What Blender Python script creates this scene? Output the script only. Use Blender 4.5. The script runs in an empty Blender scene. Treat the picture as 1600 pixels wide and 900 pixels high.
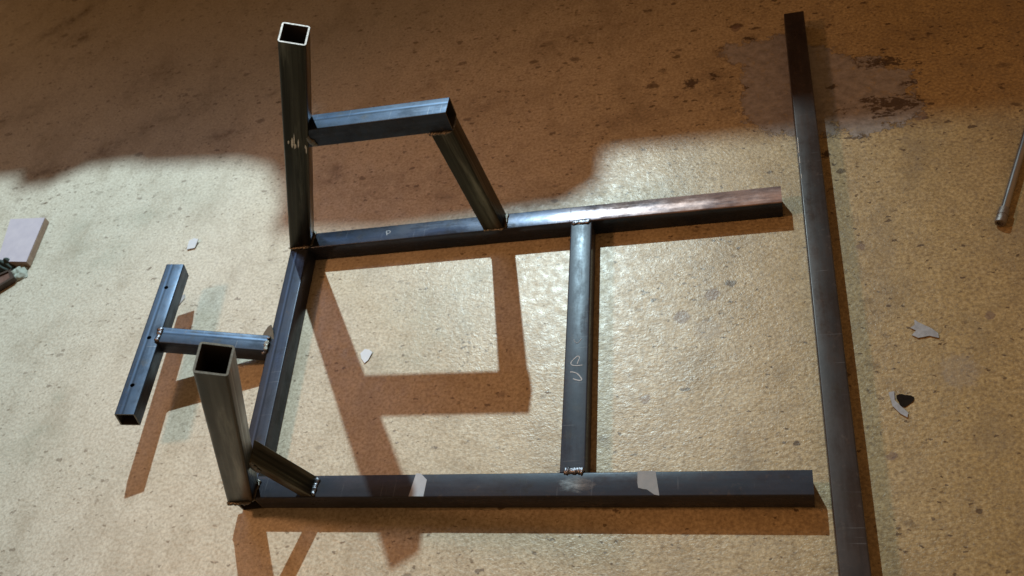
import bpy, bmesh, math, random
import numpy as np
from mathutils import Vector, Matrix, noise as mnoise

random.seed(7)
rng = np.random.default_rng(7)
scene = bpy.context.scene
COL = scene.collection

# ------------------------------------------------------------------ camera
cam_d = bpy.data.cameras.new('camera')
cam = bpy.data.objects.new('camera', cam_d)
COL.objects.link(cam)
right = Vector((0.958, 0.1214, -0.2598)).normalized()
down = Vector((-0.0665, -0.7872, -0.6131)).normalized()
fwd = right.cross(down).normalized()
down = fwd.cross(right)
M = Matrix((right, -down, -fwd)).transposed().to_4x4()
M.translation = Vector((0.6695, -0.6344, 1.3015))
cam.matrix_world = M
cam_d.sensor_width = 36.0
cam_d.lens = 1467.0 / 1600.0 * 36.0
cam_d.clip_start = 0.02
cam_d.clip_end = 60.0
cam_d.dof.use_dof = True
cam_d.dof.focus_distance = 1.5
cam_d.dof.aperture_fstop = 6.3
scene.camera = cam

# ------------------------------------------------------------------ world, lamps, exposure
world = bpy.data.worlds.new('World')
scene.world = world
world.use_nodes = True
bg = world.node_tree.nodes['Background']
bg.inputs['Color'].default_value = (1.0, 0.54, 0.235, 1)
bg.inputs['Strength'].default_value = 0.235

def lamp(name, kind, loc, color, energy, radius, target=None, size=None, blend=None):
    d = bpy.data.lights.new(name, kind)
    d.color = color
    d.energy = energy
    d.shadow_soft_size = radius
    if size:
        d.spot_size = math.radians(size)
        d.spot_blend = blend
    o = bpy.data.objects.new(name, d)
    o.location = loc
    if target is not None:
        o.rotation_euler = (Vector(target) - Vector(loc)).to_track_quat('-Z', 'Y').to_euler()
    COL.objects.link(o)
    return o

WHITE = (-0.456, 2.90, 2.747)
WARM = (-1.687, 0.104, 2.316)
lamp('work_lamp', 'SPOT', WHITE, (0.75, 0.96, 1.0), 745.0, 0.027, target=(-0.72, 0.25, 0), size=65, blend=1.0)
lamp('warm_lamp', 'SPOT', WARM, (1.0, 0.48, 0.22), 102.0, 0.16, target=(0.30, 0.30, 0), size=47, blend=1.0)

# added area light, source unseen, for the cool glow that the left-hand steel mirrors
wd = bpy.data.lights.new('cool_glow_fill', 'AREA')
wd.shape = 'RECTANGLE'; wd.size = 1.7; wd.size_y = 1.3
wd.color = (0.42, 0.68, 1.0); wd.energy = 21.0
wo = bpy.data.objects.new('cool_glow_fill', wd)
wo.location = (-2.1, 3.0, 2.8)
wo.rotation_euler = (Vector((0.0, 0.3, 0)) - Vector(wo.location)).to_track_quat('-Z', 'Y').to_euler()
COL.objects.link(wo)

scene.view_settings.view_transform = 'Standard'
scene.view_settings.look = 'None'
scene.view_settings.exposure = 0.0
scene.view_settings.gamma = 1.0

# ------------------------------------------------------------------ node helpers
class NT:
    def __init__(s, name):
        s.m = bpy.data.materials.new(name)
        s.m.use_nodes = True
        s.t = s.m.node_tree
        s.t.nodes.clear()
        s.out = s.n('ShaderNodeOutputMaterial')
    def n(s, kind, **kw):
        nd = s.t.nodes.new(kind)
        for k, v in kw.items():
            if k in nd.inputs.keys() if isinstance(k, str) else False:
                pass
            setattr(nd, k, v)
        return nd
    def l(s, a, b):
        s.t.links.new(a, b)
    def put(s, sock, v):
        if isinstance(v, bpy.types.NodeSocket):
            s.l(v, sock)
        elif isinstance(v, (tuple, list)) and len(v) == 3 and sock.type == 'RGBA':
            sock.default_value = (*v, 1)
        else:
            sock.default_value = v
    def math(s, op, a, b=0.0, clamp=False):
        nd = s.n('ShaderNodeMath', operation=op, use_clamp=clamp)
        s.put(nd.inputs[0], a); s.put(nd.inputs[1], b)
        return nd.outputs[0]
    def mix(s, f, a, b, mode='MIX'):
        nd = s.n('ShaderNodeMix', data_type='RGBA', blend_type=mode)
        s.put(nd.inputs['Factor'], f)
        s.put(nd.inputs[6], a); s.put(nd.inputs[7], b)
        return nd.outputs[2]
    def ramp(s, v, lo, hi, a=0.0, b=1.0, smooth=False):
        nd = s.n('ShaderNodeMapRange', interpolation_type='SMOOTHSTEP' if smooth else 'LINEAR')
        s.put(nd.inputs[0], v)
        for i, x in enumerate((lo, hi, a, b)):
            s.put(nd.inputs[1 + i], x)
        return nd.outputs[0]
    def coords(s, kind='Object'):
        return s.n('ShaderNodeTexCoord').outputs[kind]
    def mapping(s, v, scale=(1, 1, 1), rot=(0, 0, 0), loc=(0, 0, 0)):
        nd = s.n('ShaderNodeMapping')
        s.put(nd.inputs[0], v)
        nd.inputs['Scale'].default_value = scale
        nd.inputs['Rotation'].default_value = rot
        nd.inputs['Location'].default_value = loc
        return nd.outputs[0]
    def noise(s, v, scale, detail=3.0, rough=0.5, dist=0.0, color=False):
        nd = s.n('ShaderNodeTexNoise')
        s.put(nd.inputs['Vector'], v)
        nd.inputs['Scale'].default_value = scale
        nd.inputs['Detail'].default_value = detail
        nd.inputs['Roughness'].default_value = rough
        nd.inputs['Distortion'].default_value = dist
        return nd.outputs['Color' if color else 'Fac']
    def voro(s, v, scale, out='Distance', feature='F1', rnd=1.0):
        nd = s.n('ShaderNodeTexVoronoi', feature=feature)
        s.put(nd.inputs['Vector'], v)
        nd.inputs['Scale'].default_value = scale
        nd.inputs['Randomness'].default_value = rnd
        return nd.outputs if out == 'all' else nd.outputs[out]
    def attr(s, name):
        return s.n('ShaderNodeAttribute', attribute_name=name).outputs['Fac']
    def bump(s, h, dist, strength=1.0, normal=None):
        nd = s.n('ShaderNodeBump')
        s.put(nd.inputs['Height'], h)
        nd.inputs['Distance'].default_value = dist
        nd.inputs['Strength'].default_value = strength
        if normal is not None:
            s.l(normal, nd.inputs['Normal'])
        return nd.outputs[0]
    def vmath(s, op, a, b):
        nd = s.n('ShaderNodeVectorMath', operation=op)
        s.put(nd.inputs[0], a); s.put(nd.inputs[1], b)
        return nd.outputs[0]
    def principled(s, color, rough, metal=0.0, normal=None, spec=0.5, alpha=None, tint=None):
        p = s.n('ShaderNodeBsdfPrincipled')
        s.put(p.inputs['Base Color'], color)
        s.put(p.inputs['Roughness'], rough)
        s.put(p.inputs['Metallic'], metal)
        s.put(p.inputs['Specular IOR Level'], spec)
        if tint is not None:
            p.inputs['Specular Tint'].default_value = (*tint, 1)
        if normal is not None:
            s.l(normal, p.inputs['Normal'])
        if alpha is not None:
            s.put(p.inputs['Alpha'], alpha)
        s.l(p.outputs[0], s.out.inputs[0])
        return s.m

# ------------------------------------------------------------------ materials
def mat_floor():
    s = NT('painted_concrete')
    co = s.coords()
    # small wobble so that edges of specks and stains are ragged
    wob = s.vmath('SUBTRACT', s.noise(co, 90, 3, 0.6, color=True), (0.5, 0.5, 0.5))
    wv = s.n('ShaderNodeVectorMath', operation='MULTIPLY_ADD')
    s.put(wv.inputs[0], wob); wv.inputs[1].default_value = (0.015, 0.015, 0.0); s.put(wv.inputs[2], co)
    cw = wv.outputs[0]
    big = s.noise(co, 1.6, 4, 0.55)
    base = s.mix(s.ramp(big, 0.35, 0.68), (0.515, 0.385, 0.185), (0.44, 0.31, 0.13))
    # paler and greyer towards the left, ochre towards the right
    base = s.mix(s.math('MULTIPLY', s.attr('paler'), 1.0), base, (0.60, 0.575, 0.505))
    mott = s.noise(co, 26, 7, 0.68)
    base = s.mix(s.ramp(mott, 0.30, 0.72), s.mix(s.ramp(s.attr('paler'), 0, 1, 0.5, 0.2), base, (0.20, 0.135, 0.07)), base)
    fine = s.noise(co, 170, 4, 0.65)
    base = s.mix(s.math('MULTIPLY', s.ramp(fine, 0.34, 0.58, 0.75, 0.0), s.ramp(s.attr('paler'), 0, 1, 1.0, 0.55)), base, (0.17, 0.12, 0.07))
    base = s.mix(s.ramp(fine, 0.55, 0.75, 0.0, 0.3), base, (0.66, 0.59, 0.44))
    # greenish patches and dark rub marks, each where it lies
    g = s.math('MULTIPLY', s.attr('green'), s.ramp(s.noise(cw, 22, 6, 0.7), 0.3, 0.66))
    base = s.mix(s.math('MULTIPLY', g, 0.45), base, (0.215, 0.235, 0.185))
    d = s.math('MULTIPLY', s.attr('smear'), s.ramp(s.noise(cw, 30, 6, 0.72), 0.36, 0.60))
    base = s.mix(s.math('MULTIPLY', d, 0.72), base, (0.105, 0.068, 0.04))
    # scattered grime, streaky
    gr = s.noise(s.mapping(cw, (1.0, 0.55, 1), (0, 0, 0.5)), 9, 7, 0.72)
    base = s.mix(s.ramp(gr, 0.50, 0.70, 0, s.ramp(s.attr('paler'), 0, 1, 0.62, 0.40)), base, (0.20, 0.155, 0.10))
    # specks of two sizes, in clusters
    dens = s.math('ADD', s.noise(co, 4.2, 5, 0.68), s.math('MULTIPLY', s.attr('dirt'), 0.16))
    for sc, lo, hi, dk in ((38, 0.15, 0.76, 0.80), (80, 0.22, 0.54, 0.86), (150, 0.25, 0.36, 0.84)):
        v = s.voro(s.mapping(cw, (0.55, 1.0, 1.0), (0, 0, 0.25)) if sc != 34 else cw, sc, 'all')
        sep = s.n('ShaderNodeSeparateColor'); s.l(v['Color'], sep.inputs[0])
        pick = s.math('GREATER_THAN', s.math('ADD', sep.outputs[0], s.ramp(dens, 0.38, 0.66, -0.34, 0.30)), hi + 0.24)
        rad = s.ramp(sep.outputs[1], 0, 1, 0.10, 0.36)
        m = s.ramp(s.math('SUBTRACT', rad, v['Distance']), 0.0, 0.07)
        m = s.math('MULTIPLY', s.math('MULTIPLY', m, pick), dk)
        m = s.math('MULTIPLY', m, s.math('MULTIPLY', s.ramp(sep.outputs[2], 0, 1, 0.45, 1.0), s.ramp(s.attr('paler'), 0.2, 1, 1.0, 0.62)))
        base = s.mix(m, base, (0.075, 0.045, 0.026))
    # round purple-brown spots, pale lilac paint drops, rust
    p = s.ramp(s.math('ADD', s.attr('purple'), s.math('MULTIPLY', s.math('SUBTRACT', s.noise(co, 120, 3), 0.5), 0.5)), 0.42, 0.56)
    base = s.mix(s.math('MULTIPLY', p, 0.62), base, (0.16, 0.105, 0.085))
    p = s.ramp(s.math('ADD', s.attr('lilac'), s.math('MULTIPLY', s.math('SUBTRACT', s.noise(co, 90, 3), 0.5), 0.6)), 0.40, 0.62)
    base = s.mix(s.math('MULTIPLY', p, 0.34), base, (0.28, 0.245, 0.21))
    # bare concrete where the paint has flaked off
    sd = s.math('ADD', s.attr('patch'), s.math('MULTIPLY', s.math('SUBTRACT', s.noise(co, 34, 8, 0.8), 0.5), 0.125))
    pm = s.ramp(sd, -0.0012, 0.0012)
    bare = s.mix(s.ramp(s.noise(co, 60, 6, 0.7), 0.35, 0.65), (0.20, 0.178, 0.160), (0.34, 0.31, 0.285))
    base = s.mix(s.math('MULTIPLY', pm, s.ramp(s.noise(cw, 45, 6, 0.75), 0.30, 0.46, 0.15, 1.0)), base, bare)
    edge = s.ramp(s.math('ABSOLUTE', sd), 0.0005, 0.0042, 0.8, 0.0)
    base = s.mix(s.math('MULTIPLY', edge, s.ramp(s.noise(co, 40, 3), 0.4, 0.6)), base, (0.09, 0.055, 0.03))
    r = s.math('ADD', s.attr('rust'), s.math('MULTIPLY', s.math('SUBTRACT', s.noise(s.mapping(co, (0.6, 1, 1)), 120, 6, 0.75), 0.5), 2.9))
    rm = s.ramp(r, 0.66, 0.80)
    rm = s.math('MULTIPLY', rm, s.ramp(s.attr('rust'), 0.02, 0.2))
    base = s.mix(s.math('MULTIPLY', rm, 0.9), base, (0.060, 0.036, 0.019))
    # relief: trowelled, orange-peel paint
    h1 = s.noise(s.mapping(co, (0.75, 1.0, 1), (0, 0, -0.35)), 175, 3, 0.6)
    h2 = s.noise(co, 330, 2, 0.5)
    h = s.math('ADD', h1, s.math('MULTIPLY', h2, 0.35))
    h = s.math('SUBTRACT', h, s.math('MULTIPLY', pm, 0.5))
    h = s.math('MULTIPLY', h, s.math('MULTIPLY', s.ramp(s.attr('paler'), 0, 1, 1.0, 0.6), s.ramp(s.noise(co, 4.0, 3, 0.6), 0.35, 0.65, 0.45, 1.0)))
    nrm = s.bump(h, 0.00125, 1.0)
    nrm = s.bump(s.noise(co, 14, 3), 0.006, 0.3, nrm)
    rough = s.ramp(s.noise(co, 60, 4, 0.6), 0.3, 0.7, 0.27, 0.48)
    rough = s.mix(s.math('MAXIMUM', pm, s.math('MULTIPLY', rm, 1.0)), rough, (0.75, 0.75, 0.75))
    return s.principled(base, rough, 0.0, nrm, 0.36)

def mat_steel(name, col=(0.046, 0.060, 0.084), paler=(0.064, 0.062, 0.068), rough=0.235, seam=None, wear=0.35, bright=None, metal=1.0, spec=0.5, streak=0.25, tint=None):
    """mill-scale steel tube; object x runs along the tube. bright: (x0, x1) rubbed shiny stretch"""
    s = NT(name)
    co = s.coords()
    lg = s.mapping(co, (0.3, 1.0, 1.0))
    a = s.noise(lg, 40, 5, 0.55)
    b = s.noise(s.mapping(co, (0.5, 1, 1)), 16, 5, 0.6)
    c = s.mix(s.ramp(b, 0.35, 0.7, 0.0, wear * 2), col, paler)
    c = s.mix(s.ramp(a, 0.30, 0.72, 0.22, 0.0), c, tuple(x * 0.5 for x in col))
    c = s.mix(s.ramp(s.noise(co, 240, 3, 0.6), 0.60, 0.72, 0.0, 0.35), c, (0.06, 0.05, 0.05))
    rg = s.ramp(b, 0.3, 0.7, rough - 0.03, rough + 0.04)
    if metal < 1.0:
        bl = s.noise(s.mapping(co, (0.7, 1, 1)), 24, 7, 0.72)
        c = s.mix(s.ramp(bl, 0.50, 0.68, 0.0, 0.55), c, tuple(x * 0.40 for x in col))
        c = s.mix(s.ramp(s.noise(co, 75, 5, 0.7), 0.58, 0.72, 0.0, 0.40), c, (0.105, 0.078, 0.062))
        rg = s.math('ADD', rg, s.ramp(bl, 0.35, 0.65, -0.06, 0.10))
        scr = s.noise(s.mapping(co, (1.0, 0.05, 1), (0, 0, 0.5)), 260, 2, 0.5)
        c = s.mix(s.ramp(scr, 0.68, 0.74, 0.0, 0.30), c, (0.20, 0.20, 0.21))
    if streak:
        st = s.noise(s.mapping(co, (0.02, 1.0, 1.0)), 95, 3, 0.6)
        st2 = s.noise(s.mapping(co, (0.08, 1.0, 1.0)), 40, 5, 0.65)
        c = s.mix(s.ramp(st, 0.40, 0.58, streak, 0.0), c, tuple(x * 0.3 for x in col))
        c = s.mix(s.ramp(st2, 0.52, 0.70, 0.0, streak), c, tuple(x * 2.1 for x in paler))
        rg = s.math('ADD', rg, s.ramp(st2, 0.4, 0.65, 0.07, -0.07))
        blot = s.noise(co, 28, 6, 0.7)
        c = s.mix(s.ramp(blot, 0.55, 0.72, 0.0, 0.5), c, (0.035, 0.030, 0.022))
    if seam is not None:
        sp = s.n('ShaderNodeSeparateXYZ'); s.l(co, sp.inputs[0])
        y = s.math('ADD', sp.outputs[1], s.math('MULTIPLY', s.math('SUBTRACT', s.noise(lg, 20, 2), 0.5), 0.0016))
        for cc, wd, dark in ((seam, 0.0016, 1), (seam + 0.0042, 0.0016, 0)):
            m = s.ramp(s.math('ABSOLUTE', s.math('SUBTRACT', y, cc)), wd * 0.6, wd * 1.6, 0.6, 0.0)
            c = s.mix(m, c, tuple(x * (0.35 if dark else 1.7) for x in col))
            if not dark:
                rg = s.math('SUBTRACT', rg, s.math('MULTIPLY', m, 0.14))
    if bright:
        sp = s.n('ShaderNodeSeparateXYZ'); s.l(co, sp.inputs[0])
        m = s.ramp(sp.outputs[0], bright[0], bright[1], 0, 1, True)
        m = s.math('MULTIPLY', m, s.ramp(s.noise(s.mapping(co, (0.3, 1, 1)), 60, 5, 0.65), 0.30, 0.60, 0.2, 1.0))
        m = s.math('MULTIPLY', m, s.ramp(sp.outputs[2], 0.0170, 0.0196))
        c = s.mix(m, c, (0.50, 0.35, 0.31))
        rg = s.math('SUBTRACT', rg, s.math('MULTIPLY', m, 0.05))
    nrm = s.bump(s.noise(co, 60, 2, 0.5), 0.0004, 0.25)
    return s.principled(c, rg, metal, nrm, spec, None, tint)

def mat_simple(name, c1, c2, scale=40, rough=0.6, metal=0.0, bump=0.0, stretch=(1, 1, 1), spec=0.5):
    s = NT(name)
    co = s.mapping(s.coords(), stretch)
    n = s.noise(co, scale, 6, 0.65)
    nrm = s.bump(n, bump, 1.0) if bump else None
    return s.principled(s.mix(s.ramp(n, 0.3, 0.7), c1, c2), s.ramp(n, 0.3, 0.7, rough - 0.08, rough + 0.08), metal, nrm, spec)

FLOOR = mat_floor()
STEEL = mat_steel('mill_scale_steel', (0.036, 0.041, 0.056), (0.050, 0.043, 0.047), 0.27, metal=0.0, spec=0.155, streak=0.12, tint=(0.68, 0.84, 1.0))
STEEL_SEAM = mat_steel('mill_scale_steel_seam', (0.048, 0.060, 0.086), (0.060, 0.062, 0.074), 0.36, seam=0.002, metal=0.7, spec=0.1, streak=0.2)
STEEL_UP = mat_steel('oily_upright_steel', (0.048, 0.045, 0.032), (0.066, 0.060, 0.045), 0.36, seam=0.004, streak=0.75)
STEEL_ARM = mat_steel('blue_arm_steel', (0.040, 0.060, 0.096), (0.054, 0.064, 0.084), 0.40, seam=0.003, metal=0.7, spec=0.1, streak=0.15)
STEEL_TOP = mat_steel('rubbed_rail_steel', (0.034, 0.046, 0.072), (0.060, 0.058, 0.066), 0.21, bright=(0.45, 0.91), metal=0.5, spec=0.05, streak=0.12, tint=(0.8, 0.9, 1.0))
STEEL_BROWN = mat_steel('brown_bar_steel', (0.024, 0.018, 0.016), (0.046, 0.034, 0.030), 0.33, wear=0.5, metal=0.0, spec=0.30, streak=0.2, tint=(1.0, 0.93, 0.92))
CUT = mat_simple('fresh_cut_steel', (0.30, 0.265, 0.25), (0.17, 0.145, 0.135), 300, 0.55, 1.0)
CUT_DULL = mat_simple('dull_cut_steel', (0.20, 0.185, 0.16), (0.11, 0.10, 0.085), 300, 0.55, 1.0)
INSIDE = mat_simple('tube_inside', (0.020, 0.019, 0.018), (0.035, 0.03, 0.026), 60, 0.8, 0.0)
WELD = mat_simple('weld_bead', (0.27, 0.28, 0.32), (0.04, 0.038, 0.042), 210, 0.36, 1.0, 0.001)
WELD_DARK = mat_simple('sooty_weld_bead', (0.10, 0.095, 0.085), (0.20, 0.19, 0.17), 260, 0.42, 1.0, 0.0015)
TAB = mat_simple('spatter_tab', (0.045, 0.048, 0.040), (0.09, 0.095, 0.08), 120, 0.5)
CHALK = mat_simple('soapstone_chalk', (0.55, 0.55, 0.57), (0.20, 0.205, 0.23), 700, 0.9)
CHALK_FAINT = mat_simple('faint_chalk', (0.36, 0.37, 0.40), (0.16, 0.17, 0.19), 420, 0.9)
TAPE = mat_simple('masking_tape', (0.30, 0.315, 0.36), (0.37, 0.385, 0.42), 60, 0.7)
TAPE_OLD = mat_simple('old_masking_tape', (0.17, 0.165, 0.17), (0.25, 0.24, 0.245), 60, 0.65)
PAPER = mat_simple('pale_paper', (0.52, 0.57, 0.66), (0.60, 0.64, 0.70), 60, 0.8)
CHIP = mat_simple('white_paint_chip', (0.37, 0.385, 0.42), (0.24, 0.245, 0.26), 90, 0.7)
SCRAPE = mat_simple('scraped_steel', (0.80, 0.77, 0.70), (0.35, 0.33, 0.29), 200, 0.55, 0.3)
LILAC = mat_simple('lilac_board', (0.40, 0.36, 0.43), (0.48, 0.43, 0.49), 30, 0.75)
BOARD_EDGE = mat_simple('raw_board_edge', (0.34, 0.25, 0.19), (0.24, 0.17, 0.13), 90, 0.85)
RUST = mat_simple('rusty_plate', (0.12, 0.065, 0.05), (0.20, 0.12, 0.10), 60, 0.55, 0.5, 0.001)
RIM = mat_simple('dark_rim', (0.075, 0.055, 0.045), (0.04, 0.03, 0.025), 80, 0.5, 0.3)
RAG = mat_simple('dark_green_rag', (0.022, 0.040, 0.038), (0.045, 0.065, 0.06), 80, 0.85, 0, 0.002)
PALEBLUE = mat_simple('pale_blue_plastic', (0.33, 0.47, 0.60), (0.42, 0.53, 0.62), 40, 0.4)
GREYGREEN = mat_simple('grey_green_cloth', (0.26, 0.30, 0.27), (0.34, 0.37, 0.33), 90, 0.85)
ROD = mat_simple('turned_steel_rod', (0.50, 0.49, 0.50), (0.34, 0.32, 0.32), 60, 0.30, 1.0, 0.0, (0.2, 1, 1))
KNURL = mat_simple('dull_steel_ferrule', (0.22, 0.20, 0.19), (0.32, 0.29, 0.27), 160, 0.48, 0.9, 0.001)
HOLE = mat_simple('dark_pit', (0.012, 0.010, 0.009), (0.020, 0.016, 0.013), 80, 0.9, spec=0.0)
WOOD = mat_simple('blocker_wood', (0.20, 0.12, 0.06), (0.30, 0.19, 0.10), 30, 0.75, 0, 0.0, (0.1, 1, 1))

# ------------------------------------------------------------------ object helpers
def link(name, me, mat, parent=None, matrix=None, smooth=False):
    o = bpy.data.objects.new(name, me)
    COL.objects.link(o)
    for m in (mat if isinstance(mat, (list, tuple)) else [mat]):
        me.materials.append(m)
    if parent is not None:
        o.parent = parent
    if matrix is not None:
        o.matrix_local = matrix
    if smooth:
        for p in me.polygons:
            p.use_smooth = True
    return o

def bm_obj(name, bm, mat, parent=None, matrix=None, smooth=False):
    bmesh.ops.recalc_face_normals(bm, faces=bm.faces)
    me = bpy.data.meshes.new(name)
    bm.to_mesh(me)
    bm.free()
    return link(name, me, mat, parent, matrix, smooth)

def thing(o, label, cat, group=None):
    o['label'] = label
    o['category'] = cat
    if group:
        o['group'] = group
    return o

def empty(name, loc, label, cat, group=None):
    o = bpy.data.objects.new(name, None)
    o.empty_display_size = 0.05
    o.location = loc
    COL.objects.link(o)
    return thing(o, label, cat, group)

def frame_axes(axis, ref):
    x = Vector(axis).normalized()
    z = (Vector(ref) - x * x.dot(Vector(ref))).normalized()
    return x, z.cross(x), z

def profile(sy, sz, r, seg=4):
    pts = []
    h, g = sy / 2 - r, sz / 2 - r
    for cx, cy, a0 in ((h, g, 0), (-h, g, 90), (-h, -g, 180), (h, -g, 270)):
        for k in range(seg + 1):
            a = math.radians(a0 + 90 * k / seg)
            pts.append((cx + r * math.cos(a), cy + r * math.sin(a)))
    return pts

def tube(name, P0, P1, ref, mat, parent, size=0.04, wall=0.0026, cut0=None, cut1=None, cut_mat=None, origin=Vector((0, 0, 0)), rad=0.0024):
    """hollow square tube; ref = direction of its top face; cut = normal of a mitred end plane"""
    P0, P1 = Vector(P0), Vector(P1)
    X, Y, Z = frame_axes(P1 - P0, ref)
    L = (P1 - P0).length
    R = Matrix((X, Y, Z)).transposed()
    n0 = R.transposed() @ Vector(cut0) if cut0 is not None else Vector((1, 0, 0))
    n1 = R.transposed() @ Vector(cut1) if cut1 is not None else Vector((1, 0, 0))
    sy, sz = size if isinstance(size, tuple) else (size, size)
    out = profile(sy, sz, rad)
    inn = profile(sy - 2 * wall, sz - 2 * wall, max(rad - wall, 0.0010))
    bm = bmesh.new()
    def ring(pr, x0, n):
        return [bm.verts.new((x0 - (n.y * y + n.z * z) / n.x, y, z)) for y, z in pr]
    a0, a1 = ring(out, 0, n0), ring(out, L, n1)
    b0, b1 = ring(inn, 0, n0), ring(inn, L, n1)
    N = len(out)
    for i in range(N):
        j = (i + 1) % N
        f = bm.faces.new((a0[i], a0[j], a1[j], a1[i])); f.material_index = 0; f.smooth = (i % 5 != 4)
        f = bm.faces.new((b0[j], b0[i], b1[i], b1[j])); f.material_index = 1; f.smooth = (i % 5 != 4)
        f = bm.faces.new((a0[j], a0[i], b0[i], b0[j])); f.material_index = 2
        f = bm.faces.new((a1[i], a1[j], b1[j], b1[i])); f.material_index = 2
    bmesh.ops.recalc_face_normals(bm, faces=bm.faces)
    me = bpy.data.meshes.new(name)
    bm.to_mesh(me); bm.free()
    MM = R.to_4x4(); MM.translation = P0 - Vector(origin)
    o = link(name, me, [mat, INSIDE, cut_mat or CUT_DULL], parent, MM)
    # flat faces stay flat, rounded corners stay smooth
    me.set_sharp_from_angle(angle=math.radians(35)) if hasattr(me, 'set_sharp_from_angle') else None
    return o

def weld(name, pts, parent, origin, r=0.0042, mat=WELD, step=0.0009, flat=0.62):
    """one fused bead: a lumpy half-round sweep with uneven ripples and a wandering centre line"""
    bm = bmesh.new()
    P = [Vector(p) - Vector(origin) for p in pts]
    a, b = P[0], P[-1]
    d = (b - a); L = d.length; x = d.normalized()
    up = Vector((0, 0, 1)) if abs(x.z) < 0.8 else Vector((0, -1, 0))
    y = up.cross(x).normalized(); z = x.cross(y)
    sd = random.uniform(0, 50)
    n = max(10, int(L / step)); K = 12
    rings = []
    for i in range(n + 1):
        t_ = i / n; s_ = t_ * L
        big = mnoise.noise(Vector((s_ * 150, sd, 0)))
        rip = mnoise.noise(Vector((s_ * 620, sd + 9, 0)))
        rr = r * (0.95 + 0.42 * big + 0.22 * rip) * min(1.0, 0.35 + 9 * min(t_, 1 - t_))
        c = a + x * s_ + y * (r * 0.35 * mnoise.noise(Vector((s_ * 90, sd + 3, 0)))) + z * (r * 0.22 * mnoise.noise(Vector((s_ * 200, sd + 7, 0))))
        ring = []
        for k in range(K):
            th = 2 * math.pi * k / K
            q = rr * (1 + 0.16 * mnoise.noise(Vector((s_ * 420, 3 * math.cos(th) + sd, 3 * math.sin(th)))))
            ring.append(bm.verts.new(c + y * (q * 1.25 * math.cos(th)) + z * (q * flat * math.sin(th)) + x * (0.0010 * math.sin(th * 1.0 + 1.2))))
        rings.append(ring)
    for A, B in zip(rings, rings[1:]):
        for k in range(K):
            bm.faces.new((A[k], A[(k + 1) % K], B[(k + 1) % K], B[k]))
    bm.faces.new(rings[0]); bm.faces.new(rings[-1])
    return bm_obj(name, bm, mat, parent, None, True)

def plate(name, pts, thick, mat, parent=None, matrix=None, bevel=0.0):
    """flat outline (x, y) extruded upward by thick"""
    bm = bmesh.new()
    vs = [bm.verts.new((x, y, 0)) for x, y in pts]
    f = bm.faces.new(vs)
    r = bmesh.ops.extrude_face_region(bm, geom=[f])
    for g in r['geom']:
        if isinstance(g, bmesh.types.BMVert):
            g.co.z += thick
    if bevel:
        bmesh.ops.bevel(bm, geom=bm.edges[:], offset=bevel, segments=2, affect='EDGES')
    return bm_obj(name, bm, mat, parent, matrix)

def box_bm(bm, lo, hi):
    c = [(a + b) / 2 for a, b in zip(lo, hi)]
    s = [b - a for a, b in zip(lo, hi)]
    return bmesh.ops.create_cube(bm, size=1.0, matrix=Matrix.Translation(c) @ Matrix.Diagonal((*s, 1)))

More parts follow.
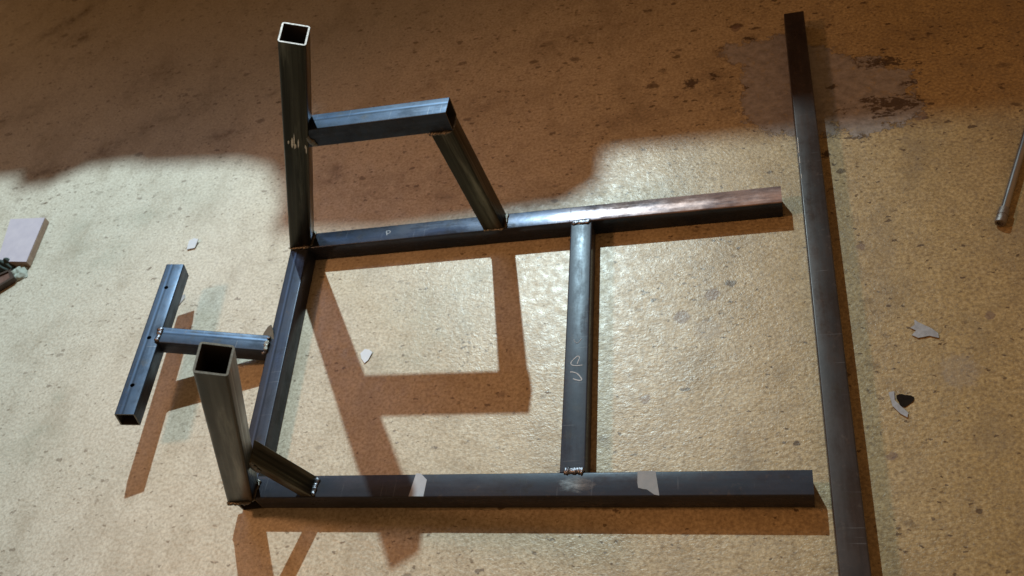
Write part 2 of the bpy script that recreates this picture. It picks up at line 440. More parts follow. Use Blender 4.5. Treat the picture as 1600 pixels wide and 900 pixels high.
# ------------------------------------------------------------------ setting: the floor
def make_floor():
    step = 0.008
    xs = np.concatenate([[-6, -4, -3], np.arange(-2.0, 1.45, step), [2.5, 4, 6]])
    ys = np.concatenate([[-4, -2, -1], np.arange(-0.30, 2.05, step), [3, 5, 7]])
    X, Y = np.meshgrid(xs, ys)
    nx, ny = len(xs), len(ys)
    co = np.stack([X.ravel(), Y.ravel(), np.zeros(nx * ny)], 1).astype(np.float32)
    i = np.arange(nx * ny).reshape(ny, nx)
    quads = np.stack([i[:-1, :-1], i[:-1, 1:], i[1:, 1:], i[1:, :-1]], -1).reshape(-1, 4)
    me = bpy.data.meshes.new('floor')
    me.vertices.add(len(co)); me.vertices.foreach_set('co', co.ravel())
    me.loops.add(quads.size); me.loops.foreach_set('vertex_index', quads.ravel().astype(np.int32))
    me.polygons.add(len(quads))
    me.polygons.foreach_set('loop_start', (np.arange(len(quads)) * 4).astype(np.int32))
    me.update(calc_edges=True)
    px, py = co[:, 0], co[:, 1]
    def store(name, v):
        a = me.attributes.new(name, 'FLOAT', 'POINT')
        a.data.foreach_set('value', np.asarray(v, np.float32))
    def blobs(lst, k=1.0):
        v = np.zeros(len(px))
        for b in lst:
            x, y, rx, ry = b[:4]
            rot = b[4] if len(b) > 4 else 0.0
            c, s = math.cos(rot), math.sin(rot)
            dx, dy = px - x, py - y
            u, w = (c * dx + s * dy) / rx, (-s * dx + c * dy) / ry
            v = np.maximum(v, np.exp(-(u * u + w * w) * 0.9) * (b[5] if len(b) > 5 else 1.0))
        return v
    store('purple', blobs([(0.548, 0.375, 0.014, 0.014), (0.497, 0.331, 0.015, 0.016), (0.604, 1.101, 0.011, 0.013),
                           (0.797, 0.458, 0.008, 0.010), (0.93, 0.762, 0.013, 0.013), (0.151, 0.566, 0.011, 0.010),
                           (0.97, 0.30, 0.009, 0.009), (0.80, 0.06, 0.010, 0.008), (0.44, 0.17, 0.010, 0.010)]))
    store('lilac', blobs([(0.539, 0.302, 0.025, 0.026), (0.912, 0.20, 0.032, 0.034), (0.378, 0.094, 0.009, 0.013), (0.167, 0.352, 0.008, 0.010)]))
    store('smear', blobs([(-1.397, 1.594, 0.12, 0.022, 0.75), (-1.30, 1.50, 0.05, 0.03, 0.4), (-0.532, 1.103, 0.017, 0.011, 0.6), (-0.967, 0.963, 0.063, 0.030, 0.8),
                          (-1.148, 0.908, 0.07, 0.035), (-0.269, 0.80, 0.019, 0.016), (-0.001, 0.672, 0.023, 0.019),
                          (-0.275, 0.765, 0.032, 0.022), (-0.622, 0.966, 0.05, 0.022), (-0.94, 1.246, 0.09, 0.06, 0.3, 0.5),
                          (-0.15, 0.72, 0.16, 0.06, 0, 0.5), (0.10, 0.60, 0.05, 0.02, 0.3, 0.7), (-1.6, 1.35, 0.12, 0.05, 0.6, 0.6), (-0.5, 1.3, 0.12, 0.04, 0.5, 0.45), (0.25, 1.15, 0.15, 0.04, 0.2, 0.6), (0.05, 0.95, 0.12, 0.05, 0.1, 0.5), (0.40, 0.85, 0.10, 0.03, 0.2, 0.6), (-0.10, 1.05, 0.08, 0.04, 0.4, 0.5), (-0.85, 1.05, 0.15, 0.03, 0.5, 0.6), (-1.35, 1.15, 0.18, 0.04, 0.5, 0.5), (0.95, 1.0, 0.10, 0.04, 0.2, 0.5), (0.56, 0.95, 0.05, 0.06, 0, 0.7), (0.17, 0.62, 0.10, 0.02, 0.1, 0.6)]))
    store('green', blobs([(0.098, 0.443, 0.063, 0.035, 0.6), (0.059, 0.334, 0.074, 0.042, 0.6), (-0.004, 0.266, 0.063, 0.026), (-0.737, 0.12, 0.074, 0.064),
                          (-0.743, 0.221, 0.017, 0.022), (-0.518, 0.412, 0.053, 0.032), (-0.79, 0.594, 0.05, 0.04, 0.8), (-0.90, 0.66, 0.04, 0.10, 0.5, 0.8),
                          (-0.752, 0.707, 0.063, 0.032), (0.01, 0.389, 0.063, 0.048), (-0.62, 0.75, 0.08, 0.05, 0, 0.6), (-0.55, 0.05, 0.1, 0.05, 0, 0.5)]))
    store('rust', blobs([(0.88, 0.93, 0.06, 0.02), (0.89, 0.805, 0.07, 0.03), (0.80, 0.80, 0.03, 0.03, 0, 0.6), (0.901, 0.919, 0.028, 0.011), (0.947, 0.915, 0.010, 0.010), (0.85, 0.824, 0.040, 0.010), (0.904, 0.796, 0.045, 0.009), (0.868, 0.776, 0.040, 0.009),
                         (0.784, 0.874, 0.015, 0.010), (0.758, 0.689, 0.012, 0.018), (0.63, 1.06, 0.021, 0.013), (0.509, 0.937, 0.022, 0.026),
                         (0.555, 0.949, 0.015, 0.018), (0.923, 0.857, 0.024, 0.010), (0.62, 0.90, 0.010, 0.010)]))
    store('dirt', np.clip((py - 0.62) / 0.25, 0, 1) * 0.9 + blobs([(0.58, 0.92, 0.10, 0.14), (0.10, 0.68, 0.10, 0.05), (0.53, 0.45, 0.09, 0.07), (0.10, 0.33, 0.05, 0.10), (0.80, 0.62, 0.06, 0.1)]))
    store('paler', np.clip((0.92 - px) / 1.45, 0, 1) ** 0.9 * 0.97)
    poly = np.array([(0.567, 1.02), (0.583, 1.049), (0.65, 1.051), (0.703, 1.061), (0.781, 0.995), (0.827, 0.95), (0.881, 0.947), (0.889, 0.912), (0.937, 0.883),
                     (0.936, 0.858), (0.919, 0.83), (0.943, 0.798), (0.934, 0.768), (0.904, 0.752), (0.863, 0.733), (0.823, 0.727), (0.796, 0.744), (0.776, 0.774),
                     (0.784, 0.733), (0.704, 0.746), (0.657, 0.767), (0.622, 0.782), (0.62, 0.80), (0.605, 0.841), (0.612, 0.878), (0.611, 0.928), (0.621, 0.973), (0.595, 0.988)])
    dist = np.full(len(px), 9.0); ins = np.zeros(len(px), bool)
    for a, b in zip(poly, np.roll(poly, -1, 0)):
        ab = b - a
        tt = np.clip(((px - a[0]) * ab[0] + (py - a[1]) * ab[1]) / (ab @ ab), 0, 1)
        dist = np.minimum(dist, np.hypot(px - a[0] - tt * ab[0], py - a[1] - tt * ab[1]))
        cr = (a[1] > py) != (b[1] > py)
        with np.errstate(divide='ignore', invalid='ignore'):
            xc = a[0] + (py - a[1]) / (ab[1] if ab[1] else 1e-9) * ab[0]
        ins ^= cr & (px < xc)
    store('patch', np.where(ins, dist, -dist))
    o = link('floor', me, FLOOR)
    o['kind'] = 'structure'
    return o
make_floor()

# ------------------------------------------------------------------ the welded frame
ORG = Vector((0.2, 0.27, 0.0))
frame = empty('welded_framework', ORG, 'welded square steel tube framework with two leaning uprights, a side arm and a T bar', 'metal frame')
T = 0.04
a_top = 0.0124
dt = Vector((math.cos(a_top), math.sin(a_top), 0))
top_at = lambda x: Vector((0, 0.5516, 0.02)) + dt * x
em = lambda y: Vector((-0.2189 - 0.0985 * y, y, 0.02))         # centre line of the end member
de = (em(1) - em(0)).normalized()
mid = lambda y: Vector((0.3411 - 0.0512 * y, y, 0.02))
UPZ = (0, 0, 1)
kw = dict(origin=ORG)

end_member = tube('end_member', em(-0.0215), em(0.571), UPZ, STEEL_SEAM, frame, **kw)
rail_near = tube('rail', (-0.199, 0, 0.02), (0.689, 0, 0.02), UPZ, STEEL, frame, cut0=de.cross(Vector(UPZ)), **kw)
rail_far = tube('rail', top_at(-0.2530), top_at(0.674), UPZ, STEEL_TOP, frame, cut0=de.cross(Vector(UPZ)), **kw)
cross_member = tube('cross_member', mid(0.0202), mid(0.5355), UPZ, STEEL, frame, cut0=(0, 1, 0), cut1=(-dt.y, dt.x, 0), **kw)

lean = Vector((0.4266, -0.0753, 0.9013)).normalized()
B1 = Vector((-0.281, 0.5539, 0.02)); B2 = Vector((-0.2313, -0.0054, 0.02))
XR = Vector((math.cos(0.0448), math.sin(0.0448), 0))
at_z = lambda B, z: B + lean * ((z - B.z) / lean.z)
UPW = 0.0435
up_far = tube('upright', at_z(B1, 0.0402), B1 + lean * 0.5864, XR, STEEL_UP, frame, size=UPW, wall=0.0028, cut0=UPZ, cut_mat=CUT, rad=0.0042, **kw)
up_near = tube('upright', at_z(B2, 0.0402), B2 + lean * 0.5033, XR, STEEL_UP, frame, size=UPW, wall=0.0028, cut0=UPZ, rad=0.0042, **kw)

A1 = Vector((0.1554, 0.5272, 0.3390))
ad = Vector((1, -0.0085, 0.0041)).normalized()
uf = (XR - lean * XR.dot(lean)).normalized()                    # normal of the uprights' right faces
q = B1 + uf * (UPW / 2 + 0.0002)
k = (A1 - q).dot(uf) / ad.dot(uf)
A0 = A1 - ad * k
arm = tube('arm', A0, A1, UPZ, STEEL_ARM, frame, cut0=uf, **kw)
G = top_at(0.1428) + Vector((0, 0, 0.0202))
PT = A1 + Vector((-0.021, 0, -0.0202))
post = tube('post', G, PT, (1, 0.012, 0), STEEL_UP, frame, cut0=UPZ, cut1=UPZ, **kw)

# diagonal brace between the near rail and the near upright
bn = Vector((0.931, 0.0, 0.364)).normalized()                   # normal of the brace's upper face
ga = Vector((-0.364, 0.0, 0.931)).normalized()
GB = Vector((-0.091, 0.0, 0.0402)) - Vector((0.0095 / 0.931, 0, 0))
kk = ((B2 + uf * (UPW / 2 + 0.0002)) - GB).dot(uf) / ga.dot(uf)
brace = tube('brace', GB, GB + ga * kk, bn, STEEL_UP, frame, size=(0.036, 0.019), cut0=UPZ, cut1=uf, **kw)

# T bar
cc = Vector((-0.49255, 0.28895, 0.0795)); cd = Vector((-0.0201, 0.1776, -0.0044))
tilt = -0.25
tz = Vector((-math.sin(tilt), 0, math.cos(tilt)))
SZ = 0.0365
stem_r = Vector((-0.2680, 0.2922, 0.0270)); stem_l = Vector((-0.474, 0.2890, 0.0785))
cu = (cd.normalized().cross(tz)).normalized()
if cu.x < 0: cu = -cu
crossbar = tube('crossbar', cc - cd, cc + cd, tz, STEEL_SEAM if False else STEEL_ARM, frame, size=SZ, cut_mat=CUT_DULL, **kw)
stem = tube('stem', stem_l + Vector((0.001, 0, 0)), stem_r - Vector((0.0005, 0, 0)), UPZ, STEEL_ARM, frame, size=0.036, cut0=cu, cut1=de.cross(Vector(UPZ)), **kw)

# three drilled holes through the crossbar's top wall
def drill(o, places, r):
    me = o.data
    cut = bpy.data.meshes.new('drill')
    bm = bmesh.new()
    for x, y in places:
        bmesh.ops.create_cone(bm, cap_ends=True, segments=16, radius1=r, radius2=r, depth=0.012, matrix=Matrix.Translation((x, y, SZ / 2)))
    bm.to_mesh(cut); bm.free()
    c = bpy.data.objects.new('drill', cut); COL.objects.link(c)
    c.parent = o.parent
    bpy.context.view_layer.update()
    c.matrix_local = o.matrix_local
    md = o.modifiers.new('drill', 'BOOLEAN'); md.object = c; md.operation = 'DIFFERENCE'; md.solver = 'EXACT'
    bpy.context.view_layer.update()
    dg = bpy.context.evaluated_depsgraph_get()
    new = bpy.data.meshes.new_from_object(o.evaluated_get(dg))
    o.modifiers.clear()
    o.data = new
    bpy.data.objects.remove(c)
LB = 2 * cd.length
drill(crossbar, [(0.062, 0.003), (0.5 * LB - 0.008, 0.002), (LB - 0.062, 0.002)], 0.0042)

# welds
W = lambda name, pts, mat=WELD, r=0.0042, **k2: weld(name, pts, frame, ORG, r=r, mat=mat, **k2)
m1 = mid(0.5345); m0 = mid(0.0215)
W('weld_bead', [m1 + Vector((-0.018, -0.001, 0.0205)), m1 + Vector((0.018, -0.001, 0.0205))], r=0.0048)
W('weld_bead', [m0 + Vector((-0.014, 0.001, 0.0195)), m0 + Vector((0.019, 0.001, 0.0205))], r=0.0046)
s0 = stem_l + Vector((0.003, 0, 0.0175))
W('weld_bead', [s0 + Vector((0.000, -0.017, 0.001)), s0 + Vector((-0.002, 0.017, 0.001))], r=0.0050)
s1 = stem_r + Vector((-0.002, 0, 0.0165))
W('weld_bead', [s1 + Vector((-0.004, 0.018, -0.004)), s1 + Vector((0.002, 0.010, 0.001))], r=0.0046)
W('weld_bead', [s1 + Vector((0.000, 0.008, 0.000)), s1 + Vector((0.001, -0.017, 0.000))], WELD_DARK, r=0.0052)
W('weld_bead', [s1 + Vector((-0.002, -0.016, -0.001)), s1 + Vector((0.002, -0.020, -0.004))], r=0.0042)
f0 = A0 + Vector((0.002, -0.0205, 0))
W('weld_bead', [A0 + Vector((-0.004, 0.018, 0.0185)), A0 + Vector((-0.004, -0.019, 0.019))], WELD_DARK, r=0.0050)
W('weld_bead', [f0 + Vector((-0.008, 0, 0.017)), f0 + Vector((0.008, 0, -0.018))], WELD_DARK, r=0.0052)
W('weld_bead', [PT + Vector((-0.021, -0.021, 0)), PT + Vector((0.019, -0.021, 0))], WELD_DARK, r=0.0042)
W('weld_bead', [PT + Vector((0.0205, -0.018, 0.001)), PT + Vector((0.0205, 0.012, 0.001))], r=0.0026)
W('weld_bead', [G + Vector((0.0215, -0.018, 0.001)), G + Vector((0.0215, 0.018, 0.001))], WELD_DARK, r=0.0036)
W('weld_bead', [G + Vector((-0.021, -0.019, 0.001)), G + Vector((0.021, -0.019, 0.001))], WELD_DARK, r=0.0036)
gx = GB + Vector((0.0090, 0, 0.0015))
W('weld_bead', [gx + Vector((0.004, -0.017, 0)), gx + Vector((0.004, 0.016, 0))], r=0.0040)
b2 = GB + ga * kk
W('weld_bead', [b2 + Vector((0.004, -0.018, -0.026)), b2 + Vector((0.002, -0.019, 0.010))], WELD_DARK, r=0.0050)
for B in (B1, B2):
    bb = at_z(B, 0.042)
    W('weld_bead', [bb + Vector((-0.022, -0.0215, 0)), bb + Vector((0.023, -0.0215, 0))], WELD_DARK, r=0.0042)
    W('weld_bead', [bb + Vector((0.0245, -0.020, 0)), bb + Vector((0.0245, 0.020, 0))], WELD_DARK, r=0.0038)
W('weld_bead', [top_at(-0.252) + Vector((0, -0.018, 0.0205)), top_at(-0.252) + Vector((0, 0.018, 0.0205))], r=0.0034)
# small leaf-shaped tab of spatter metal standing at the stem joint
tab = plate('weld_tab', [(-0.014, -0.004), (0.012, -0.004), (0.008, 0.013), (0.001, 0.026), (-0.005, 0.022), (-0.012, 0.009)], 0.0022, TAB, frame,
            Matrix.Translation(stem_r + Vector((-0.004, 0.0165, 0.012)) - ORG) @ Matrix.Rotation(0.25, 4, 'X'))

# grinder scrapes on the far upright's front face
bmS = bmesh.new()
fn = lean.cross(uf).normalized()
if fn.y > 0: fn = -fn
for u, s_, ln in ((-0.0125, 0.352, 0.010), (-0.0060, 0.352, 0.030), (-0.0025, 0.356, 0.044), (-0.0010, 0.344, 0.014), (0.0045, 0.352, 0.026), (0.0165, 0.346, 0.012), (0.0180, 0.338, 0.022)):
    c0 = B1 + lean * s_ + uf * u + fn * (UPW / 2 + 0.0003) - ORG
    w_ = random.uniform(0.0009, 0.0020)
    ring = [c0 + lean * (ln / 2) * a + uf * w_ * b for a, b in ((-1, -0.3), (-0.4, 0.9), (0.5, 1), (1, 0.1), (0.4, -0.9), (-0.5, -1))]
    bmS.faces.new([bmS.verts.new(p) for p in ring])
bm_obj('scrape_mark', bmS, SCRAPE, frame)

# masking tape on the near rail
def on_rail(name, pts, mat, thick=0.0004):
    return plate(name, pts, thick, mat, frame, Matrix.Translation(Vector((0, 0, 0.0401)) - ORG))
tp = on_rail('tape_strip', [(0.0795, -0.0188), (0.1045, -0.0190), (0.1050, 0.0095), (0.0930, 0.0205), (0.0845, 0.0208)], TAPE)
tp['label'] = 'clean pale strip of masking tape with a clipped corner'
bmT = bmesh.new()   # the strip folds a little way over the edge
tp = on_rail('tape_strip', [(0.4400, 0.0205), (0.4670, 0.0200), (0.4735, -0.0195), (0.4660, -0.0180), (0.4550, -0.0098), (0.4490, -0.0090), (0.4420, -0.0070), (0.4405, 0.0020)], TAPE_OLD)
bmT.free()
tp['label'] = 'greyed strip of masking tape with a torn lower edge'

# bare ground steel beside the cross member's weld
def ground_mat():
    s = NT('ground_bare_steel')
    co = s.coords()
    ln = s.n('ShaderNodeVectorMath', operation='LENGTH'); s.put(ln.inputs[0], s.mapping(co, (1 / 0.030, 1 / 0.016, 1)))
    n = s.noise(s.mapping(co, (0.35, 1, 1)), 150, 6, 0.75)
    m = s.ramp(s.math('SUBTRACT', s.math('ADD', s.math('MULTIPLY', n, 1.5), 0.05), ln.outputs['Value']), -0.15, 0.75)
    sp = s.n('ShaderNodeSeparateXYZ'); s.l(co, sp.inputs[0])
    c = s.mix(s.ramp(sp.outputs[0], -0.012, 0.012), s.mix(s.ramp(n, 0.35, 0.65), (0.14, 0.15, 0.17), (0.42, 0.50, 0.55)), s.mix(s.ramp(n, 0.35, 0.65), (0.10, 0.08, 0.07), (0.28, 0.22, 0.20)))
    return s.principled(c, 0.55, 0.25, None, 0.3, s.math('MULTIPLY', m, 0.36))
GROUND = ground_mat()
plate('ground_patch', [(-0.038, -0.017), (0.04, -0.017), (0.04, 0.0165), (-0.038, 0.0165)], 0.0002, GROUND, frame,
      Matrix.Translation(Vector((0.347, 0.0, 0.0401)) - ORG))

# chalk lettering "UP" and an arrow head, read from the right-hand side
def stroke(bm, pts, w):
    P = [Vector((*p, 0)) for p in pts]
    # smooth the polyline
    for _ in range(2):
        Q = [P[0]]
        for a, b in zip(P, P[1:]):
            Q += [a.lerp(b, 0.25), a.lerp(b, 0.75)]
        P = Q + [P[-1]]
    L, R_ = [], []
    for i, p in enumerate(P):
        d = (P[min(i + 1, len(P) - 1)] - P[max(i - 1, 0)]).normalized()
        n = Vector((-d.y, d.x, 0)) * w * random.uniform(0.75, 1.2) * (0.6 if i in (0, len(P) - 1) else 1)
        L.append(bm.verts.new(p + n)); R_.append(bm.verts.new(p - n))
    for i in range(len(P) - 1):
        bm.faces.new((R_[i], R_[i + 1], L[i + 1], L[i]))
def chalk(name, strokes, w, centre, mat, parent_obj, scale=1.0, rot=0.0):
    bm = bmesh.new()
    for st in strokes:
        stroke(bm, [(x * scale, y * scale) for x, y in st], w)
    for f in bm.faces:
        f.normal_update()
        if f.normal.z < 0: f.normal_flip()
    me = bpy.data.meshes.new(name); bm.to_mesh(me); bm.free()
    world_m = Matrix.Translation(Vector(centre) - ORG) @ Matrix.Rotation(rot, 4, 'Z')
    return link(name, me, mat, parent_obj, parent_obj.matrix_local.inverted() @ world_m)
zc = 0.0404
U_ = [[(-0.0095, 0.0085), (-0.0040, 0.0080), (0.0035, 0.0045), (0.0105, -0.0050), (0.0110, -0.0085), (0.0060, -0.0090), (-0.0040, -0.0050)]]
P_ = [[(0.0110, -0.0065), (0.0000, -0.0075), (-0.0080, -0.0055), (-0.0095, 0.0000), (-0.0030, 0.0080), (0.0025, 0.0130), (0.0055, 0.0080), (0.0030, 0.0020), (0.0020, -0.0040)]]
V_ = [[(-0.0070, 0.0070), (-0.0045, 0.0015), (0.0005, -0.0020), (0.0060, 0.0080)]]
chalk('chalk_letter', U_, 0.0010, (0.3310, 0.1935, zc), CHALK, cross_member)
chalk('chalk_letter', P_, 0.0008, (0.3300, 0.2210, zc), CHALK, cross_member)
chalk('chalk_arrow', V_, 0.0006, (0.3290, 0.2600, zc), CHALK_FAINT, cross_member)
D_ = [[(-0.0045, 0.0050), (-0.0030, 0.0000), (-0.0010, -0.0060)], [(-0.0045, 0.0050), (0.0030, 0.0060), (0.0050, 0.0010), (0.0020, -0.0025), (-0.0020, -0.0015)]]
chalk('chalk_letter', D_, 0.0008, (-0.080, 0.5505, zc), CHALK, rail_far)
# a scribed layout line across the far rail
chalk('scribe_line', [[(0, -0.018), (0.0002, 0.0), (0.0, 0.018)], [(0.0015, 0.008), (0.006, -0.012)]], 0.0003, (0.291, 0.5555, zc), INSIDE, rail_far)

# ------------------------------------------------------------------ loose bar
LO = Vector((0.7313, 0.45, 0.0))
bar_at = lambda y: Vector((0.7313 - 0.0064 * y, y, 0.02))
loose = empty('loose_tube', LO, 'long loose dark square steel tube on the floor right of the welded framework', 'steel tube')
tube('bar', bar_at(-0.32), bar_at(1.074), UPZ, STEEL_BROWN, loose, origin=LO)
# worn-off scale on its edges
for y0, y1 in ((0.628, 0.650), (0.590, 0.606), (0.655, 0.70)):
    bmE = bmesh.new()
    c = bar_at((y0 + y1) / 2)
    pr = [Vector((-0.0196, y0 - c.y, 0.0180)), Vector((-0.0196, y1 - c.y, 0.0180)), Vector((-0.0165, y1 - c.y - 0.003, 0.0204)), Vector((-0.0168, y0 - c.y + 0.003, 0.0204))]
    bmE.faces.new([bmE.verts.new(c + p - LO + Vector((-0.0004, 0, 0.0003))) for p in pr])
    bm_obj('edge_scuff', bmE, SCRAPE, loose)

# ------------------------------------------------------------------ steel rod at the right
ro = empty('steel_rod', (1.014, 0.478, 0.0), 'thin round steel rod with a dull ferrule on its end, lying at the right edge', 'rod')
rd = (Vector((1.083, 0.658, 0)) - Vector((1.014, 0.478, 0))).normalized()
RM = Matrix((rd, Vector((-rd.y, rd.x, 0)), Vector((0, 0, 1)))).transposed().to_4x4()
def lathe(name, prof, mat, parent, matrix, seg=20):
    bm = bmesh.new()
    rings = [[bm.verts.new((x, r * math.cos(2 * math.pi * k / seg), r * math.sin(2 * math.pi * k / seg))) for k in range(seg)] for x, r in prof]
    for a, b in zip(rings, rings[1:]):
        for k in range(seg):
            bm.faces.new((a[k], a[(k + 1) % seg], b[(k + 1) % seg], b[k]))
    o = bm_obj(name, bm, mat, parent, matrix, True)
    o.data.set_sharp_from_angle(angle=math.radians(40))
    return o
RZ = Matrix.Translation((0, 0, 0.0092))
lathe('shaft', [(0.030, 0.0), (0.030, 0.0066), (0.60, 0.0066), (0.60, 0.0)], ROD, ro, RZ @ RM)
lathe('ferrule', [(0.004, 0.0), (0.004, 0.0055), (0.0, 0.0056), (0.0, 0.0082), (0.002, 0.0088), (0.014, 0.0088), (0.0145, 0.0080), (0.017, 0.0080), (0.0175, 0.0088), (0.0320, 0.0084), (0.0335, 0.0066)], KNURL, ro, RZ @ RM)

# ------------------------------------------------------------------ board offcut and scrap at the left edge
bo = empty('board_offcut', (-1.055, 0.662, 0.0), 'pale lilac-faced board offcut lying at the left edge above the scrap', 'board')
TH = 0.016
pts = [(-0.090, 0.077), (0.043, 0.071), (0.058, -0.073), (-0.035, -0.060)]
pts = [(-0.072, 0.070), (0.036, 0.062), (0.056, -0.080), (-0.034, -0.070)]
plate('core', pts, TH, BOARD_EDGE, bo, None, 0.0012)
plate('facing', [(x * 0.985, y * 0.985) for x, y in pts], 0.0012, LILAC, bo, Matrix.Translation((0, 0, TH + 0.0002)), 0.0004)

sc = empty('scrap_bracket', (-1.06, 0.52, 0.0), 'rusty brown plate with a dark raised rim at the left edge below the lilac board', 'metal scrap')
pp = [(-0.10, -0.062), (-0.06, -0.062), (0.040, 0.022), (0.020, 0.046), (-0.10, -0.012)]
plate('plate', pp, 0.006, RUST, sc, Matrix.Translation((0, 0, 0.004)), 0.001)
bmR = bmesh.new()
def barbm(bm, a, b, w, h, z):
    a, b = Vector((*a, z)), Vector((*b, z)); d = (b - a); L = d.length; ang = math.atan2(d.y, d.x)
    bmesh.ops.create_cube(bm, size=1, matrix=Matrix.Translation((a + b) / 2) @ Matrix.Rotation(ang, 4, 'Z') @ Matrix.Diagonal((L, w, h, 1)))
barbm(bmR, (-0.064, -0.066), (0.044, 0.024), 0.007, 0.014, 0.0075)
bm_obj('rim', bmR, RIM, sc)
bmR = bmesh.new(); barbm(bmR, (0.040, 0.020), (0.018, 0.047), 0.007, 0.012, 0.0072); bm_obj('rim', bmR, RIM, sc)
bmR = bmesh.new(); barbm(bmR, (0.016, 0.045), (-0.10, -0.014), 0.006, 0.013, 0.0071); bm_obj('rim', bmR, RIM, sc)

def rag(name, loc, rx, ry, h, mat, label, cat, seed, rot=0.0):
    bm = bmesh.new()
    bmesh.ops.create_grid(bm, x_segments=26, y_segments=26, size=1.0)
    for v in bm.verts:
        x, y = v.co.x, v.co.y
        f = max(0.0, 1 - (abs(x) ** 2.4 + abs(y) ** 2.4))
        n = mnoise.noise(Vector((x * 1.7 + seed, y * 1.7, seed)))
        n2 = mnoise.noise(Vector((x * 4 + seed, y * 4, seed * 2)))
        v.co.z = h * (0.12 + f ** 0.5 * (0.65 + 0.7 * n + 0.3 * n2)) if f > 0 else 0.0015
        v.co.z = max(v.co.z, 0.0015)
        k = 1 + 0.22 * mnoise.noise(Vector((x * 2, y * 2, seed + 5)))
        v.co.x, v.co.y = x * rx * k, y * ry * k
    r = bmesh.ops.solidify(bm, geom=bm.faces[:], thickness=0.0012)
    o = bm_obj(name, bm, mat, None, None, True)
    o.location = loc; o.rotation_euler = (0, 0, rot)
    return thing(o, label, cat)
rag('rag', (-1.085, 0.592, 0.0), 0.040, 0.020, 0.030, RAG, 'crumpled dark green rag between the lilac board and the rusty plate', 'rag', 3.3, -0.35)
rag('cloth_scrap', (-1.022, 0.562, 0.0), 0.022, 0.022, 0.013, GREYGREEN, 'small grey-green crumpled cloth scrap beside the dark rag', 'cloth', 8.1, 0.4)
rag('plastic_scrap', (-1.098, 0.556, 0.010), 0.024, 0.018, 0.012, PALEBLUE, 'pale blue crumpled plastic scrap at the left edge by the rusty plate', 'plastic scrap', 5.2, 0.5)

# ------------------------------------------------------------------ scraps on the floor
def flake(name, loc, pts, thick, mat, label, cat, group=None, tilt=(0, 0), curl=0.0):
    bm = bmesh.new()
    vs = [bm.verts.new((x, y, curl * (x * x + y * y))) for x, y in pts]
    f = bm.faces.new(vs)
    bmesh.ops.triangulate(bm, faces=[f])
    g = bmesh.ops.extrude_face_region(bm, geom=bm.faces[:])
    for v in g['geom']:
        if isinstance(v, bmesh.types.BMVert): v.co.z += thick
    o = bm_obj(name, bm, mat)
    o.location = loc; o.rotation_euler = (tilt[0], tilt[1], 0)
    return thing(o, label, cat, group)
flake('paper_scrap', (-0.572, 0.602, 0.0035), [(-0.010, -0.012), (0.009, -0.009), (0.012, 0.013), (0.001, 0.016), (-0.010, 0.010)], 0.0018, PAPER,
      'pale bluish paper scrap on the floor above the T bar', 'paper scrap', None, (0.18, 0.05))
flake('paper_scrap', (-0.082, 0.282, 0.0015), [(-0.011, 0.006), (-0.006, -0.006), (0.002, -0.016), (0.008, -0.010), (0.013, 0.007), (0.006, 0.013), (-0.004, 0.015)], 0.001, PAPER,
      'pale bluish paper scrap inside the frame, beside the shadow of the far upright', 'paper scrap', None, (0.03, 0.0))
flake('paint_flake', (0.872, 0.277, 0.0012), [(-0.011, 0.021), (-0.0055, 0.015), (0.011, 0.003), (0.0195, -0.0069), (0.0195, -0.016), (0.0065, -0.011), (0.0, -0.0123), (-0.010, -0.014), (-0.0185, -0.008), (-0.0113, 0.0), (-0.019, 0.006), (-0.012, 0.011)],
      0.0012, CHIP, 'jagged white paint flake on the tan floor right of the loose tube', 'paint flake')
flake('paint_flake', (0.818, 0.146, 0.0012), [(-0.010, 0.020), (-0.002, 0.022), (-0.003, 0.006), (0.004, -0.004), (0.013, -0.016), (0.011, -0.024), (0.002, -0.017), (-0.007, -0.004)],
      0.0012, CHIP, 'hooked grey-white paint flake beside the small dark pit', 'paint flake')
flake('paint_flake', (-0.545, 0.448, 0.0012), [(-0.006, -0.016), (0.003, -0.012), (0.009, 0.006), (0.006, 0.016), (-0.002, 0.010)], 0.001, CHIP,
      'thin white curl of paint beside the upper arm of the T bar', 'paint flake', None, (0, 0.1))
# pit in the paint, laid on as a near-black disc
bm = bmesh.new()
c0 = bm.verts.new((0, 0, 0.0008)); ring = []
for k in range(18):
    a = 2 * math.pi * k / 18; r = 1 + 0.18 * math.sin(3 * a + 1) + random.uniform(-0.08, 0.08)
    ring.append(bm.verts.new((0.0115 * r * math.cos(a), 0.0105 * r * math.sin(a), 0.0012)))
for k in range(18): bm.faces.new((c0, ring[k], ring[(k + 1) % 18]))
pit = bm_obj('floor_pit', bm, HOLE); pit.location = (0.829, 0.153, 0.0)
thing(pit, 'small round dark pit in the tan floor right of the loose tube', 'pit')

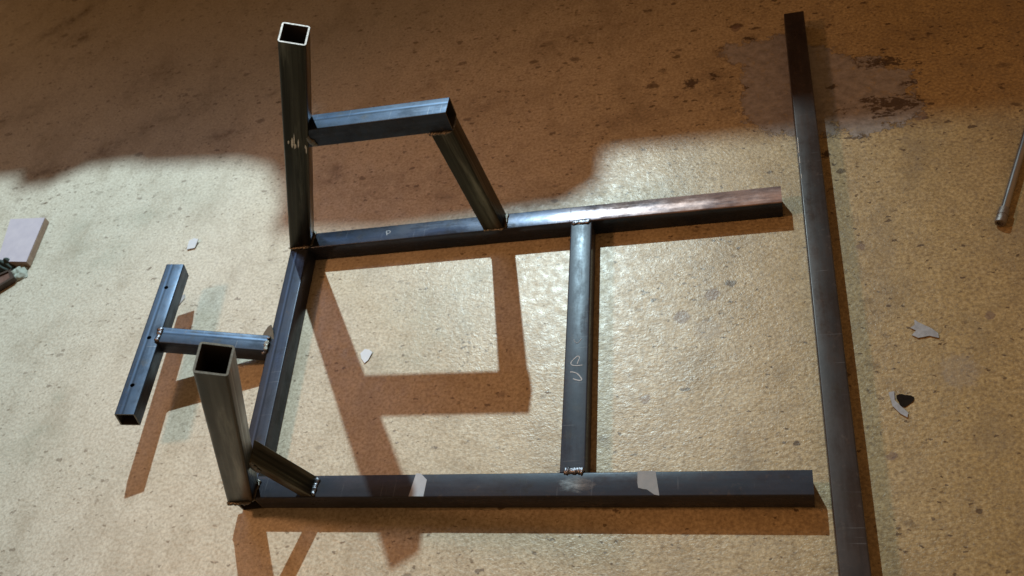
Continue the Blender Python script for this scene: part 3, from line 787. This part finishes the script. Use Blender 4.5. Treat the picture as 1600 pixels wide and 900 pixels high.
# ------------------------------------------------------------------ added unseen light blocker; it keeps the work lamp off the far floor
SO = Vector((-0.4, 2.2, 0.0))
sh = empty('shadow_blocker', SO, 'added unseen light blocker beyond the top edge, throwing the broad shadow on the far floor', 'light blocker')
def boxpart(name, lo, hi, mat):
    bm = bmesh.new(); box_bm(bm, Vector(lo) - SO, Vector(hi) - SO)
    bmesh.ops.bevel(bm, geom=bm.edges[:], offset=0.004, segments=2, affect='EDGES')
    return bm_obj(name, bm, mat, sh)
boxpart('board', (-2.4, 1.955, 1.42), (-0.4235, 2.62, 1.45), WOOD)
boxpart('back_panel', (-2.4, 2.622, 0.02), (1.5, 2.640, 1.45), WOOD)  # added to cut ambient light on the far floor
boxpart('batten', (-0.47, 1.99, 1.40), (-0.37, 2.60, 1.4195), WOOD)
boxpart('board', (-0.4215, 1.885, 1.42), (1.5, 2.62, 1.45), WOOD)
for x in (-2.36, 1.44):
    boxpart('leg', (x, 2.50, 0.0), (x + 0.06, 2.56, 1.4195), WOOD)
    boxpart('leg', (x, 2.02 if x < 0 else 1.95, 0.0), (x + 0.06, 2.08 if x < 0 else 2.01, 1.4195), WOOD)
def plank(pts, z, th, label):  # added planks; their outlines shape the shadow edge
    o = plate('plank', pts, th, WOOD, None, Matrix.Translation((0, 0, z)), 0.003)
    return thing(o, label, 'plank')
plank([(-0.422, 1.836), (-0.30, 1.823), (-0.12, 1.832), (-0.085, 1.86), (-0.07, 2.30), (-0.420, 2.30)], 1.4502, 0.018, 'short added plank on the unseen light blocker, outlined to shape the shadow edge')
plank([(-0.64, 1.957), (-0.60, 1.953), (-0.50, 1.944), (-0.456, 1.926), (-0.440, 1.905), (-0.4235, 1.875), (-0.4235, 2.2), (-0.64, 2.2)], 1.4502, 0.012, 'added plank on the unseen light blocker, its curved edge rounding the shadow outline')
plank([(-0.810, 1.957), (-0.800, 1.944), (-0.784, 1.938), (-0.772, 1.945), (-0.758, 1.936), (-0.745, 1.952), (-0.72, 1.957), (-0.72, 2.2), (-0.81, 2.2)], 1.4502, 0.012, 'thin added offcut on the unseen light blocker, making a bump in the shadow edge')
